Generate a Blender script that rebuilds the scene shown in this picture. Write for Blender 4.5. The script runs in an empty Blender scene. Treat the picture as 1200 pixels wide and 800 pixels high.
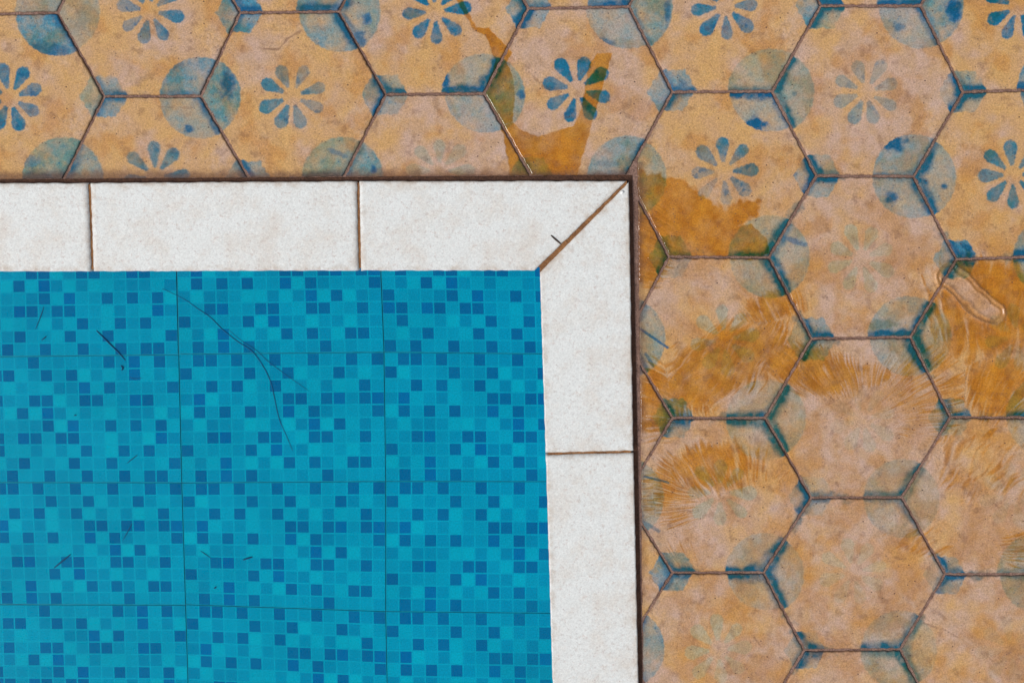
import bpy, math
import numpy as np
from mathutils import Matrix, Vector

R_ = math.radians
scene = bpy.context.scene
col = scene.collection
rng = np.random.default_rng(7)

# ------------------------------------------------------------------ camera
F = 1500.0                                   # focal length in photo pixels (photo is 1200 wide)
CAM_R = np.array([[0.9996374213304225, 0.0035881890148373023, 0.026686153253268053],
                  [-0.007053794414551163, 0.9913664789755747, 0.13093031867343535],
                  [-0.025985955056921712, -0.1310710847714472, 0.9910323409841953]])
CAM_C = np.array([-0.38704810371330156, -0.09407942582273482, 1.5743855090785424])

def at(px, py, z):
    """point of the horizontal plane z that the photo shows at (px, py)"""
    d = CAM_R @ np.array([(px - 600) / F, -(py - 400) / F, -1.0])
    return CAM_C + (z - CAM_C[2]) / d[2] * d

def plan(P):
    """deck points (N,3) -> plan units in which the tile drawings below are measured (about 1 mm each)"""
    c = (P - CAM_C) @ CAM_R
    return np.stack([600 + F * c[:, 0] / -c[:, 2], 400 - F * c[:, 1] / -c[:, 2]], 1)

cam = bpy.data.cameras.new('camera')
cam.sensor_width = 36
cam.lens = 36 * F / 1200
cam.clip_start = 0.05
cam.clip_end = 500
co = bpy.data.objects.new('camera', cam)
col.objects.link(co)
M = Matrix([list(r) for r in CAM_R]).to_4x4()
M.translation = Vector(CAM_C)
co.matrix_world = M
scene.camera = co

# ------------------------------------------------------------------ light: bright hazy sky, soft high sun
SUN_EL, SUN_AZ = 50, 246                      # azimuth clockwise from +Y
w = bpy.data.worlds.new('World'); scene.world = w; w.use_nodes = True
nt = w.node_tree; nt.nodes.clear()
o = nt.nodes.new('ShaderNodeOutputWorld'); bg = nt.nodes.new('ShaderNodeBackground')
sky = nt.nodes.new('ShaderNodeTexSky'); sky.sky_type = 'NISHITA'; sky.sun_disc = False
sky.sun_elevation = R_(SUN_EL); sky.sun_rotation = R_(SUN_AZ)
sky.dust_density = 1.5; sky.air_density = 1.0; sky.ozone_density = 1.0
hs = nt.nodes.new('ShaderNodeHueSaturation'); hs.inputs['Saturation'].default_value = 0.28
nt.links.new(sky.outputs[0], hs.inputs['Color']); nt.links.new(hs.outputs[0], bg.inputs[0])
bg.inputs[1].default_value = 0.115
nt.links.new(bg.outputs[0], o.inputs[0])
sd = bpy.data.lights.new('sun', 'SUN'); sd.energy = 2.3; sd.angle = R_(14); sd.color = (1, 0.955, 0.89)
so = bpy.data.objects.new('sun', sd); col.objects.link(so)
dv = Vector((math.sin(R_(SUN_AZ)) * math.cos(R_(SUN_EL)), math.cos(R_(SUN_AZ)) * math.cos(R_(SUN_EL)), math.sin(R_(SUN_EL))))
so.rotation_euler = dv.to_track_quat('Z', 'Y').to_euler(); so.location = dv * 8

scene.view_settings.view_transform = 'Standard'
scene.view_settings.look = 'None'
scene.view_settings.exposure = 0

# ------------------------------------------------------------------ numpy helpers
def hash2(ix, iy, seed):
    ix = ix.astype(np.int64); iy = iy.astype(np.int64)
    h = (ix * 374761393 + iy * 668265263 + seed * 974711) & 0xFFFFFFFF
    h = ((h ^ (h >> 13)) * 1274126177) & 0xFFFFFFFF
    h = h ^ (h >> 16)
    return (h & 0xFFFF) / 65535.0

def noise(x, y, seed=0):
    """gradient noise, about 0..1, mean .5"""
    x = np.asarray(x, float); y = np.asarray(y, float)
    ix = np.floor(x); iy = np.floor(y); fx = x - ix; fy = y - iy
    u = fx * fx * fx * (fx * (fx * 6 - 15) + 10); v = fy * fy * fy * (fy * (fy * 6 - 15) + 10)
    def g(dx, dy):
        a = hash2(ix + dx, iy + dy, seed) * 2 * math.pi
        return np.cos(a) * (fx - dx) + np.sin(a) * (fy - dy)
    a = g(0, 0); b = g(1, 0); c = g(0, 1); d = g(1, 1)
    return np.clip(.5 + .80 * (a + (b - a) * u + (c - a) * v + (a - b - c + d) * u * v), 0, 1)

def fbm(x, y, s, seed=0, octv=3):
    """about 0..1, mean .5; s = size of the largest blob"""
    t = 0; a = 1; n = 0
    for k in range(octv):
        ca, sa = math.cos(.6 + 1.1 * k), math.sin(.6 + 1.1 * k)
        t = t + a * noise((x * ca - y * sa) / s * 2 ** k + 17.3 * k, (x * sa + y * ca) / s * 2 ** k - 9.1 * k, seed + 31 * k); n += a; a *= 0.55
    return np.clip((t / n - 0.5) * 1.5 + 0.5, 0, 1)

def sst(a, b, x):
    t = np.clip((x - a) / (b - a), 0, 1)
    return t * t * (3 - 2 * t)

def seg_dist(X, Y, a, b):
    ax, ay = a; bx, by = b; dx, dy = bx - ax, by - ay
    t = np.clip(((X - ax) * dx + (Y - ay) * dy) / (dx * dx + dy * dy + 1e-9), 0, 1)
    return np.hypot(X - ax - t * dx, Y - ay - t * dy)

def poly_sd(X, Y, P):
    """signed distance, negative inside"""
    d = np.full(X.shape, 1e9); ins = np.zeros(X.shape, bool); n = len(P)
    for i in range(n):
        a = P[i]; b = P[(i + 1) % n]
        d = np.minimum(d, seg_dist(X, Y, a, b))
        if a[1] != b[1]:
            c = ((a[1] > Y) != (b[1] > Y)) & (X < (b[0] - a[0]) * (Y - a[1]) / (b[1] - a[1]) + a[0])
            ins ^= c
    return np.where(ins, -d, d)

# ------------------------------------------------------------------ object helpers
def tag(ob, label=None, cat=None, group=None, kind=None):
    if label: ob['label'] = label
    if cat: ob['category'] = cat
    if group: ob['group'] = group
    if kind: ob['kind'] = kind
    return ob

def mesh_obj(name, verts, faces, mat, parent=None, smooth=False):
    me = bpy.data.meshes.new(name)
    me.from_pydata([tuple(v) for v in verts], [], [tuple(f) for f in faces])
    me.update()
    if smooth:
        me.polygons.foreach_set('use_smooth', [True] * len(me.polygons))
    me.materials.append(mat)
    ob = bpy.data.objects.new(name, me); col.objects.link(ob)
    if parent: ob.parent = parent
    return ob

def tri_mesh(name, V, T, mat, smooth=True):
    me = bpy.data.meshes.new(name)
    me.vertices.add(len(V)); me.vertices.foreach_set('co', V.astype(np.float32).ravel())
    me.loops.add(len(T) * 3); me.loops.foreach_set('vertex_index', T.astype(np.int32).ravel())
    me.polygons.add(len(T)); me.polygons.foreach_set('loop_start', np.arange(0, len(T) * 3, 3, dtype=np.int32))
    me.polygons.foreach_set('loop_total', np.full(len(T), 3, np.int32))
    me.update(calc_edges=True)
    me.polygons.foreach_set('use_smooth', np.full(len(T), smooth))
    me.materials.append(mat)
    ob = bpy.data.objects.new(name, me); col.objects.link(ob)
    return ob

def pattr(me, name, arr):
    a = me.attributes.new(name, 'FLOAT_COLOR', 'POINT')
    a.data.foreach_set('color', arr.astype(np.float32).ravel())

# ------------------------------------------------------------------ materials
class NT:
    def __init__(s, name):
        s.m = bpy.data.materials.new(name); s.m.use_nodes = True; s.t = s.m.node_tree
        s.b = s.t.nodes['Principled BSDF']; s.out = s.t.nodes['Material Output']
        s.tc = s.t.nodes.new('ShaderNodeTexCoord').outputs['Object']
    def link(s, a, b): s.t.links.new(a, b)
    def put(s, sock, v):
        if hasattr(v, 'is_output'): s.link(v, sock)
        elif isinstance(v, (tuple, list)): sock.default_value = tuple(v) + ((1,) if len(v) == 3 and len(sock.default_value) == 4 else ())
        else: sock.default_value = v
    def noise(s, scale, detail=3, rough=0.55, vec=None, col=False):
        n = s.t.nodes.new('ShaderNodeTexNoise'); n.inputs['Scale'].default_value = scale
        n.inputs['Detail'].default_value = detail; n.inputs['Roughness'].default_value = rough
        s.link(vec or s.tc, n.inputs['Vector']); return n.outputs['Color' if col else 'Fac']
    def vor(s, scale, vec=None, out='Distance', rnd=1.0):
        n = s.t.nodes.new('ShaderNodeTexVoronoi'); n.inputs['Scale'].default_value = scale
        n.inputs['Randomness'].default_value = rnd
        s.link(vec or s.tc, n.inputs['Vector']); return n.outputs[out]
    def ramp(s, v, a, b, lo=0.0, hi=1.0):
        n = s.t.nodes.new('ShaderNodeMapRange'); n.interpolation_type = 'SMOOTHSTEP'
        s.put(n.inputs[0], v); n.inputs[1].default_value = a; n.inputs[2].default_value = b
        n.inputs[3].default_value = lo; n.inputs[4].default_value = hi; return n.outputs[0]
    def mix(s, f, a, b, mode='MIX'):
        n = s.t.nodes.new('ShaderNodeMix'); n.data_type = 'RGBA'; n.blend_type = mode
        s.put(n.inputs[0], f); s.put(n.inputs[6], a); s.put(n.inputs[7], b); return n.outputs[2]
    def math(s, op, a, b=0.0, clamp=False):
        n = s.t.nodes.new('ShaderNodeMath'); n.operation = op; n.use_clamp = clamp
        s.put(n.inputs[0], a); s.put(n.inputs[1], b); return n.outputs[0]
    def attr(s, name):
        n = s.t.nodes.new('ShaderNodeAttribute'); n.attribute_name = name
        p = s.t.nodes.new('ShaderNodeSeparateColor'); s.link(n.outputs['Color'], p.inputs[0])
        return list(p.outputs) + [n.outputs['Alpha']], n.outputs['Color']
    def rgb(s, v):
        n = s.t.nodes.new('ShaderNodeCombineColor')
        for i in range(3): s.put(n.inputs[i], v)
        return n.outputs[0]
    def bump(s, h, strength, dist):
        n = s.t.nodes.new('ShaderNodeBump'); n.inputs['Strength'].default_value = strength
        n.inputs['Distance'].default_value = dist; s.link(h, n.inputs['Height'])
        s.link(n.outputs[0], s.b.inputs['Normal']); return n
    def fin(s, base, rough=None, spec=None):
        s.put(s.b.inputs['Base Color'], base)
        if rough is not None: s.put(s.b.inputs['Roughness'], rough)
        if spec is not None: s.put(s.b.inputs['Specular IOR Level'], spec)
        return s.m

def grain(n, c, amp=0.22):
    """fine salt and pepper of cement: two scales of noise multiplied in"""
    g1 = n.ramp(n.noise(560, 2, 0.7), 0.25, 0.75, 1 - amp, 1 + amp)
    g2 = n.ramp(n.noise(300, 3, 0.7), 0.25, 0.75, 1 - amp * 0.5, 1 + amp * 0.5)
    return n.mix(1.0, n.mix(1.0, c, n.rgb(g1), 'MULTIPLY'), n.rgb(g2), 'MULTIPLY')

def mat_hex():
    n = NT('encaustic_cement')
    (wash, dense, wet, petal), _ = n.attr('paint')
    (hue, pink, dirt, pale), _ = n.attr('tone')
    ochre = n.mix(n.ramp(n.noise(28, 4), 0.3, 0.7), (0.555, 0.325, 0.125), (0.515, 0.31, 0.165))
    pk = n.mix(n.ramp(n.noise(45, 3), 0.35, 0.65), (0.515, 0.345, 0.265), (0.475, 0.305, 0.195))
    base = n.mix(pink, ochre, pk)
    # worn light patches and grimy cloudy marks
    base = n.mix(n.ramp(n.noise(48, 6, 0.72), 0.50, 0.85, 0, 0.30), base, (0.29, 0.15, 0.08))
    base = n.mix(n.ramp(n.noise(55, 5, 0.6), 0.25, 0.45, 0.35, 0), base, (0.66, 0.47, 0.27))
    base = n.mix(n.ramp(n.noise(17, 6, 0.68), 0.50, 0.72, 0, 0.42), base, (0.53, 0.40, 0.365))
    wcol = n.mix(hue, (0.050, 0.225, 0.345), (0.135, 0.225, 0.145))
    wcol = n.mix(pale, wcol, (0.27, 0.335, 0.31))
    wbrk = n.ramp(n.noise(130, 5, 0.7), 0.25, 0.6, 0.72, 1.06)
    c = n.mix(n.math('MULTIPLY', wash, wbrk, True), base, wcol)
    dots = n.math('MULTIPLY', n.ramp(n.vor(150), 0.10, 0.26, 0.75, 0), n.ramp(n.noise(48, 3), 0.46, 0.6))
    c = n.mix(n.math('MULTIPLY', dots, wash, True), c, (0.006, 0.10, 0.20))
    c = n.mix(n.math('MULTIPLY', n.ramp(n.noise(85, 5, 0.7), 0.25, 0.42, 0.5, 0), wash, True), c, (0.37, 0.41, 0.37))
    pcol = n.mix(hue, (0.006, 0.140, 0.260), (0.040, 0.175, 0.165))
    pcol = n.mix(pale, pcol, (0.36, 0.37, 0.27))
    c = n.mix(n.math('MULTIPLY', petal, n.ramp(n.noise(160, 4, 0.7), 0.22, 0.5, 0.8, 1.1), True), c, pcol)
    dcol = n.mix(hue, (0.003, 0.095, 0.215), (0.012, 0.105, 0.115))
    c = n.mix(n.math('MULTIPLY', dense, n.ramp(n.noise(220, 4, 0.7), 0.25, 0.55, 0.85, 1.12), True), c, dcol)
    # water soaked in: darker, more saturated
    amber = n.mix(n.ramp(n.noise(38, 6, 0.7), 0.36, 0.66), (0.92, 0.62, 0.13), (0.66, 0.37, 0.06))
    amber = n.mix(n.ramp(n.noise(120, 5, 0.75), 0.55, 0.75, 0, 0.45), amber, (0.48, 0.26, 0.10))
    c = n.mix(wet, c, n.mix(1.0, c, amber, 'MULTIPLY'))
    c = n.mix(dirt, c, (0.125, 0.055, 0.035))
    # pits and pepper specks
    pit = n.ramp(n.vor(85), 0.05, 0.11, 0.85, 0)
    pit = n.math('MULTIPLY', pit, n.ramp(n.noise(23, 2), 0.42, 0.56))
    c = n.mix(pit, c, (0.06, 0.035, 0.035))
    pep = n.math('MULTIPLY', n.ramp(n.vor(260), 0.13, 0.24, 0.55, 0), n.ramp(n.noise(60, 2), 0.5, 0.62))
    c = n.mix(pep, c, (0.09, 0.065, 0.07))
    c = grain(n, c, 0.21)
    rough = n.mix(wet, n.rgb(n.ramp(n.noise(120, 3), 0.3, 0.7, 0.5, 0.72)), (0.16,) * 3)
    h = n.math('ADD', n.math('MULTIPLY', n.noise(700, 3, 0.7), 0.5), n.noise(150, 4, 0.6))
    h = n.math('MULTIPLY', h, n.math('SUBTRACT', 1.0, n.math('MULTIPLY', wet, 0.75)))
    n.bump(h, 0.55, 0.0008)
    return n.fin(c, rough, n.ramp(wet, 0.2, 0.9, 0.16, 0.40))

def mat_coping():
    n = NT('white_stone')
    c = n.mix(n.ramp(n.noise(26, 5, 0.65), 0.42, 0.74), (0.71, 0.73, 0.725), (0.66, 0.63, 0.59))
    c = n.mix(n.ramp(n.noise(130, 5, 0.75), 0.53, 0.70, 0, 0.6), c, (0.56, 0.475, 0.43))
    c = n.mix(n.ramp(n.noise(260, 4, 0.7), 0.54, 0.70, 0, 0.5), c, (0.50, 0.435, 0.44))
    c = n.mix(n.ramp(n.noise(160, 4, 0.7), 0.22, 0.42, 0.6, 0), c, (0.82, 0.845, 0.85))
    sp = n.math('MULTIPLY', n.ramp(n.vor(38), 0.03, 0.05, 0.85, 0), n.ramp(n.noise(17, 2), 0.56, 0.6))
    c = n.mix(sp, c, (0.10, 0.08, 0.08))
    (edge, _a, _b, _c), _ = n.attr('edge')
    c = n.mix(n.math('MULTIPLY', edge, n.ramp(n.noise(90, 4), 0.35, 0.7), True), c, (0.36, 0.22, 0.11))
    c = grain(n, c, 0.11)
    n.bump(n.noise(420, 3, 0.7), 0.3, 0.0005)
    return n.fin(c, 0.55, 0.35)

def mat_mortar(name, a, b, amp=0.3):
    n = NT(name)
    c = n.mix(n.ramp(n.noise(60, 4, 0.65), 0.35, 0.65), a, b)
    c = n.mix(n.ramp(n.noise(170, 3, 0.7), 0.55, 0.7, 0, 0.6), c, tuple(x * 0.45 for x in a))
    c = grain(n, c, amp)
    n.bump(n.noise(350, 4, 0.7), 0.8, 0.002)
    return n.fin(c, 0.8, 0.3)

def mat_mosaic():
    n = NT('printed_mosaic')
    _, c = n.attr('cell')
    c = n.mix(1.0, c, n.rgb(n.ramp(n.noise(9, 4), 0.3, 0.7, 0.93, 1.05)), 'MULTIPLY')
    c = n.mix(1.0, c, n.rgb(n.ramp(n.noise(450, 2, 0.7), 0.25, 0.75, 0.82, 1.18)), 'MULTIPLY')
    c = n.mix(n.ramp(n.noise(34, 5, 0.7), 0.64, 0.8, 0, 0.25), c, (0.01, 0.14, 0.25))
    n.bump(n.noise(500, 2), 0.15, 0.0005)
    return n.fin(c, 0.7, 0.0)

def mat_brick_mosaic(name, upright):
    n = NT(name)
    b = n.t.nodes.new('ShaderNodeTexBrick')
    sx = n.t.nodes.new('ShaderNodeSeparateXYZ'); n.link(n.tc, sx.inputs[0])
    cx = n.t.nodes.new('ShaderNodeCombineXYZ')
    n.put(cx.inputs[0], n.math('ADD', sx.outputs[0], sx.outputs[1]) if upright else sx.outputs[0])
    n.put(cx.inputs[1], sx.outputs[2] if upright else sx.outputs[1])
    n.link(cx.outputs[0], b.inputs['Vector'])
    b.offset = 0; b.inputs['Scale'].default_value = 1; b.inputs['Brick Width'].default_value = 0.0212
    b.inputs['Row Height'].default_value = 0.0212; b.inputs['Mortar Size'].default_value = 0.0012
    b.inputs['Color1'].default_value = (0.002, 0.33, 0.52, 1); b.inputs['Color2'].default_value = (0.002, 0.20, 0.45, 1)
    b.inputs['Mortar'].default_value = (0.004, 0.40, 0.57, 1)
    return n.fin(b.outputs[0], 0.5, 0.2)

def mat_simple(name, c, rough=0.6, v=0.3, scale=60):
    n = NT(name)
    k = n.ramp(n.noise(scale, 3), 0.3, 0.7, 1 - v, 1 + v)
    return n.fin(n.mix(1.0, c, n.rgb(k), 'MULTIPLY'), rough, 0.3)

def mat_water():
    m = bpy.data.materials.new('pool_water'); m.use_nodes = True; t = m.node_tree; t.nodes.clear()
    out = t.nodes.new('ShaderNodeOutputMaterial'); mx = t.nodes.new('ShaderNodeMixShader')
    tr = t.nodes.new('ShaderNodeBsdfTransparent'); tr.inputs[0].default_value = (0.80, 0.985, 1.0, 1)
    gl = t.nodes.new('ShaderNodeBsdfGlossy'); gl.inputs['Roughness'].default_value = 0.02
    fr = t.nodes.new('ShaderNodeFresnel'); fr.inputs['IOR'].default_value = 1.2
    nz = t.nodes.new('ShaderNodeTexNoise'); nz.inputs['Scale'].default_value = 9; nz.inputs['Detail'].default_value = 2
    tc = t.nodes.new('ShaderNodeTexCoord'); t.links.new(tc.outputs['Object'], nz.inputs['Vector'])
    bp = t.nodes.new('ShaderNodeBump'); bp.inputs['Strength'].default_value = 0.08; bp.inputs['Distance'].default_value = 0.02
    t.links.new(nz.outputs[0], bp.inputs['Height'])
    t.links.new(bp.outputs[0], gl.inputs['Normal']); t.links.new(bp.outputs[0], fr.inputs['Normal'])
    t.links.new(fr.outputs[0], mx.inputs[0]); t.links.new(tr.outputs[0], mx.inputs[1]); t.links.new(gl.outputs[0], mx.inputs[2])
    t.links.new(mx.outputs[0], out.inputs[0])
    return m

M_hex = mat_hex(); M_cop = mat_coping()
M_grout = mat_mortar('tile_grout', (0.285, 0.175, 0.14), (0.20, 0.115, 0.09))
M_rust = mat_mortar('rusty_mortar', (0.31, 0.145, 0.055), (0.19, 0.085, 0.035))
M_dark = mat_mortar('wet_shaded_mortar', (0.075, 0.034, 0.022), (0.12, 0.055, 0.032))  # wet mortar, with the shade of the coping gap put into its colour
M_mos = mat_mosaic(); M_lin = mat_brick_mosaic('mosaic_lining', False); M_wall = mat_brick_mosaic('mosaic_wall_lining', True)
M_seam = mat_simple('pool_seam_grout', (0.002, 0.235, 0.335))
M_water = mat_water()
M_debris = mat_simple('soaked_plant_matter', (0.004, 0.085, 0.20))
M_hair = mat_simple('dark_hair', (0.003, 0.12, 0.255))
M_splint = mat_simple('dry_wood', (0.05, 0.028, 0.018))
M_petalbit = mat_simple('white_fleck', (0.8, 0.82, 0.82), v=0.05)

# ------------------------------------------------------------------ hexagonal cement tiles
PITCH = 0.2; S = PITCH / math.sqrt(3)
# corners as surveyed (plan units)
SURVEY = [(67,15),(122,113),(235,113),(281,15),(452,111),(567,110),(619,10),(737,8),(788,108),(905,107),(962,7),(1079,7),
 (1129,108),(957,206),(1071,207),(901,302),(951,397),(1067,395),(1121,304),(897,490),(1114,489),(951,583),(1057,583),
 (895,671),(1108,673),(943,762),(1055,761),(784,301),(788,490),(788,671),(397,14),(78,201),(275,199),(408,201),(618,198)]
SURV = np.array(SURVEY, float)

def centre(i, j): return (1.5 * i * S, math.sqrt(3) * S * (j + (0.5 if i % 2 else 0)))
def corners(i, j):
    cx, cy = centre(i, j)
    P = np.array([(cx + S * math.cos(k * math.pi / 3), cy + S * math.sin(k * math.pi / 3), 0) for k in range(6)])
    q = plan(P)
    for k in range(6):
        d = np.hypot(*(SURV - q[k]).T)
        if d.min() < 9: q[k] = SURV[d.argmin()]; P[k] = at(q[k][0], q[k][1], 0)
    return P, q          # k: 0 right, 1 upper right, 2 upper left, 3 left, 4 lower left, 5 lower right

# tile corner k is a big disc corner for k odd (its grout goes left), small lozenge corner for k even
# wedge paint by (corner position, sector): wash, hue(0 blue,1 green), pale, edge1, edge2
#   big corner sectors: T (upper left tile), B (lower left tile), R (right tile);   edges: T=(left, upright) B=(left, downright) R=(upright, downright)
BIG = {
 (67,15): {'B':(.85,.15,0,.25,.6),'R':(.45,.7,.3,.1,.15),'T':(.5,.3,.2,.2,.2)},
 (235,113): {'T':(.72,.15,.05,.5,.35),'B':(.5,.25,.35,.1,.85),'R':(.75,.45,.0,.15,.2)},
 (397,14): {'T':(.7,.2,0,.95,.3),'B':(.62,.3,.25,.2,.85),'R':(.6,.4,.3,.8,.6)},
 (78,201): {'T':(.8,.75,0,.9,.3),'R':(.65,.4,.15,.7,.2),'B':(.5,.5,0,.2,.2)},
 (408,201): {'T':(.62,.85,.15,.9,.4),'R':(.7,.5,.2,.5,.2),'B':(.5,.5,0,.2,.2)},
 (567,110): {'T':(.5,.55,.55,1.,1.),'B':(.55,.1,.45,.1,.15),'R':(.6,.65,.2,.75,.3)},
 (737,8): {'T':(.7,.1,0,.8,.5),'B':(.55,.05,.55,.15,.3),'R':(.72,.45,.2,.3,.5)},
 (738,196): {'T':(.62,.4,.35,.3,.75),'R':(.5,.8,.3,.3,.2),'B':(.5,.8,.3,.3,.2)},
 (905,107): {'T':(.5,.85,.45,.55,.2),'B':(.5,.2,.55,.95,.6),'R':(.55,.75,.45,.9,.8)},
 (1079,7): {'T':(.7,.2,.2,.9,.8),'B':(.5,.15,.5,.2,.65),'R':(.72,.35,.1,.5,.4)},
 (1071,207): {'T':(.6,.25,.35,.5,.5),'B':(.55,.3,.4,.3,.7),'R':(.55,.35,.5,.95,1.)},
 (901,302): {'T':(.45,.8,.3,.8,.95),'B':(.5,.6,.6,.15,.95),'R':(.5,.5,.6,.6,.9)},
 (1067,395): {'T':(.5,.35,.6,1.,.75),'B':(.5,.4,.6,.2,.95),'R':(.4,.9,.5,.85,1.)},
 (897,490): {'T':(.42,.6,.7,.8,.5),'B':(.4,.85,.5,.9,1.),'R':(.5,.9,.5,1.,1.)},
 (1057,583): {'T':(.48,.6,.6,.7,.85),'B':(.5,.4,.6,.5,.6),'R':(.35,.95,.5,.6,.3)},
 (895,671): {'T':(.5,.4,.7,1.,.95),'B':(.48,.4,.7,1.,.5),'R':(.5,.5,.65,.9,1.)},
 (1055,761): {'T':(.45,.4,.6,.95,.7),'B':(.6,.85,.3,.7,.95),'R':(.4,.9,.4,.7,.7)},
 (1218,672): {'T':(.6,.8,.1,.6,.3),'B':(.6,.8,.1,.5,.3),'R':(.5,.5,.2,.5,.5)},
 (1235,304): {'T':(.6,.2,.1,1.,.6),'B':(.6,.4,.3,.7,.6),'R':(.5,.5,.2,.5,.5)},
 (1237,108): {'T':(.8,.1,.0,.9,.6),'B':(.7,.2,.1,.8,.6),'R':(.5,.5,.2,.5,.5)},
 (1228,490): {'T':(.55,.6,.4,.9,.8),'B':(.5,.6,.5,.5,.6),'R':(.5,.5,.2,.5,.5)},
 (735,395): {'R':(.6,.45,.6,.6,.6)}, (733,583): {'R':(.55,.55,.6,.2,.6)}, (735,762): {'R':(.6,.25,.35,.6,.4)},
}
#   small corner sectors: L (left tile), T (upper right tile), B (lower right tile); edges: L=(upleft, downleft) T=(right, upleft) B=(right, downleft)
SMALL = {
 (122,113): {'T':(.62,.3,.1,.75,.6),'L':(.5,.8,.2,.3,.5),'B':(.85,.1,0,.6,.6)},
 (281,15): {'T':(.9,.1,0,1.,.9),'L':(.75,.2,.1,.3,.2),'B':(.85,.05,0,.3,.6)},
 (452,111): {'T':(.6,.55,.2,1.,.7),'L':(.6,.2,0,.8,.8),'B':(.5,.25,.3,.1,.3)},
 (619,10): {'T':(.65,.3,.2,.6,.5),'L':(.85,.1,0,.9,.9),'B':(.55,.1,.3,.15,.9)},
 (788,108): {'T':(.75,.1,.1,.7,.5),'L':(.6,.1,.3,.4,.5),'B':(.65,.4,.2,.5,.8)},
 (962,7): {'T':(.9,.2,0,1.,1.),'L':(.7,.25,0,.4,.4),'B':(.6,.8,.1,.9,.9)},
 (1129,108): {'T':(.65,.6,.1,.95,.6),'L':(.45,.3,.3,.85,.8),'B':(.45,.6,.4,1.,1.)},
 (957,206): {'T':(.6,.5,.2,.5,1.),'L':(.5,.2,.2,.9,1.),'B':(.55,.3,.3,.95,.4)},
 (951,397): {'T':(.6,.3,.2,.95,.8),'L':(.4,.8,.2,.6,.5),'B':(.55,.6,.3,.4,.95)},
 (1121,304): {'T':(.9,.2,0,1.,1.),'L':(.5,.2,.3,.5,.7),'B':(.55,.6,.2,1.,.9)},
 (1114,489): {'T':(.6,.4,.1,.9,.8),'L':(.6,.55,.2,.8,.8),'B':(.45,.8,.3,.4,.6)},
 (951,583): {'T':(.45,.4,.5,.7,.4),'L':(.5,.2,.2,1.,.9),'B':(.42,.4,.5,.6,.5)},
 (1108,673): {'T':(.65,.3,.1,.95,.9),'L':(.35,.6,.4,.4,.4),'B':(.7,.2,.1,.9,.8)},
 (943,762): {'T':(.5,.2,.3,1.,1.),'L':(.4,.5,.4,.5,.7),'B':(.6,.15,.2,1.,.95)},
 (784,301): {'T':(.5,.9,.1,.5,.5),'L':(.6,.95,.1,.6,.7),'B':(.3,.0,.4,.1,.1)},
 (788,490): {'T':(.6,.35,.1,.7,.9),'L':(.5,.9,.2,.5,.5),'B':(.6,.3,.1,.8,.6)},
 (788,671): {'T':(.6,.4,.2,.8,.7),'L':(.7,.15,.1,.6,.5),'B':(.65,.35,.2,.8,.6)},
 (275,199): {'T':(.55,.8,.1,.5,.5),'L':(.55,.7,0,.5,.5),'B':(.5,.5,0,.5,.5)},
 (618,198): {'T':(.5,.95,.2,.4,.4),'L':(.6,.8,.1,.4,.4),'B':(.5,.5,0,.5,.5)},
}
# eight-petal rosettes: tile -> (cx, cy, turn of first petal, strength, hue, pale, (fade direction deg, amount))
FLOWER = {
 (-5,0):(175,13,-12,.92,.05,.1,(160,.55)), (-6,0):(12,115,18,.95,.12,0,(0,.3)), (-4,0):(342,113,20,.82,.3,.1,(0,.45)),
 (-5,-1):(182,207,5,.85,.4,.05,(180,.3)), (-3,0):(510,14,5,.97,.05,0,(0,.1)), (-3,-1):(515,201,0,.5,.4,.7,(0,.2)),
 (-2,0):(676,105,32,.98,.05,0,(-60,.2)), (-1,0):(850,8,5,.9,.1,.05,(0,.35)), (0,0):(1015,108,18,.62,.3,.35,(60,.4)),
 (-1,-1):(848,201,3,.9,.3,.05,(-110,.75)), (1,0):(1193,8,25,.97,.0,0,(0,.1)), (1,-1):(1187,205,3,.88,.3,.1,(0,.1)),
 (0,-1):(1009,303,20,.55,.55,.9,(0,.2)), (-1,-2):(849,398,8,.5,.6,.75,(-60,.4)), (1,-2):(1192,395,10,.3,.9,.5,(0,.2)),
 (0,-2):(1011,491,15,.3,.4,.8,(120,.8)), (-1,-3):(844,577,0,.5,.55,.85,(120,.3)), (0,-3):(1000,670,15,.35,.5,1.,(-60,.4)),
 (-1,-4):(842,761,5,.55,.5,1.,(-30,.4)), (1,-3):(1188,580,12,.18,.5,.9,(0,.3)), (1,-4):(1185,760,7,.16,.5,.9,(0,.3)),
}
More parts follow.
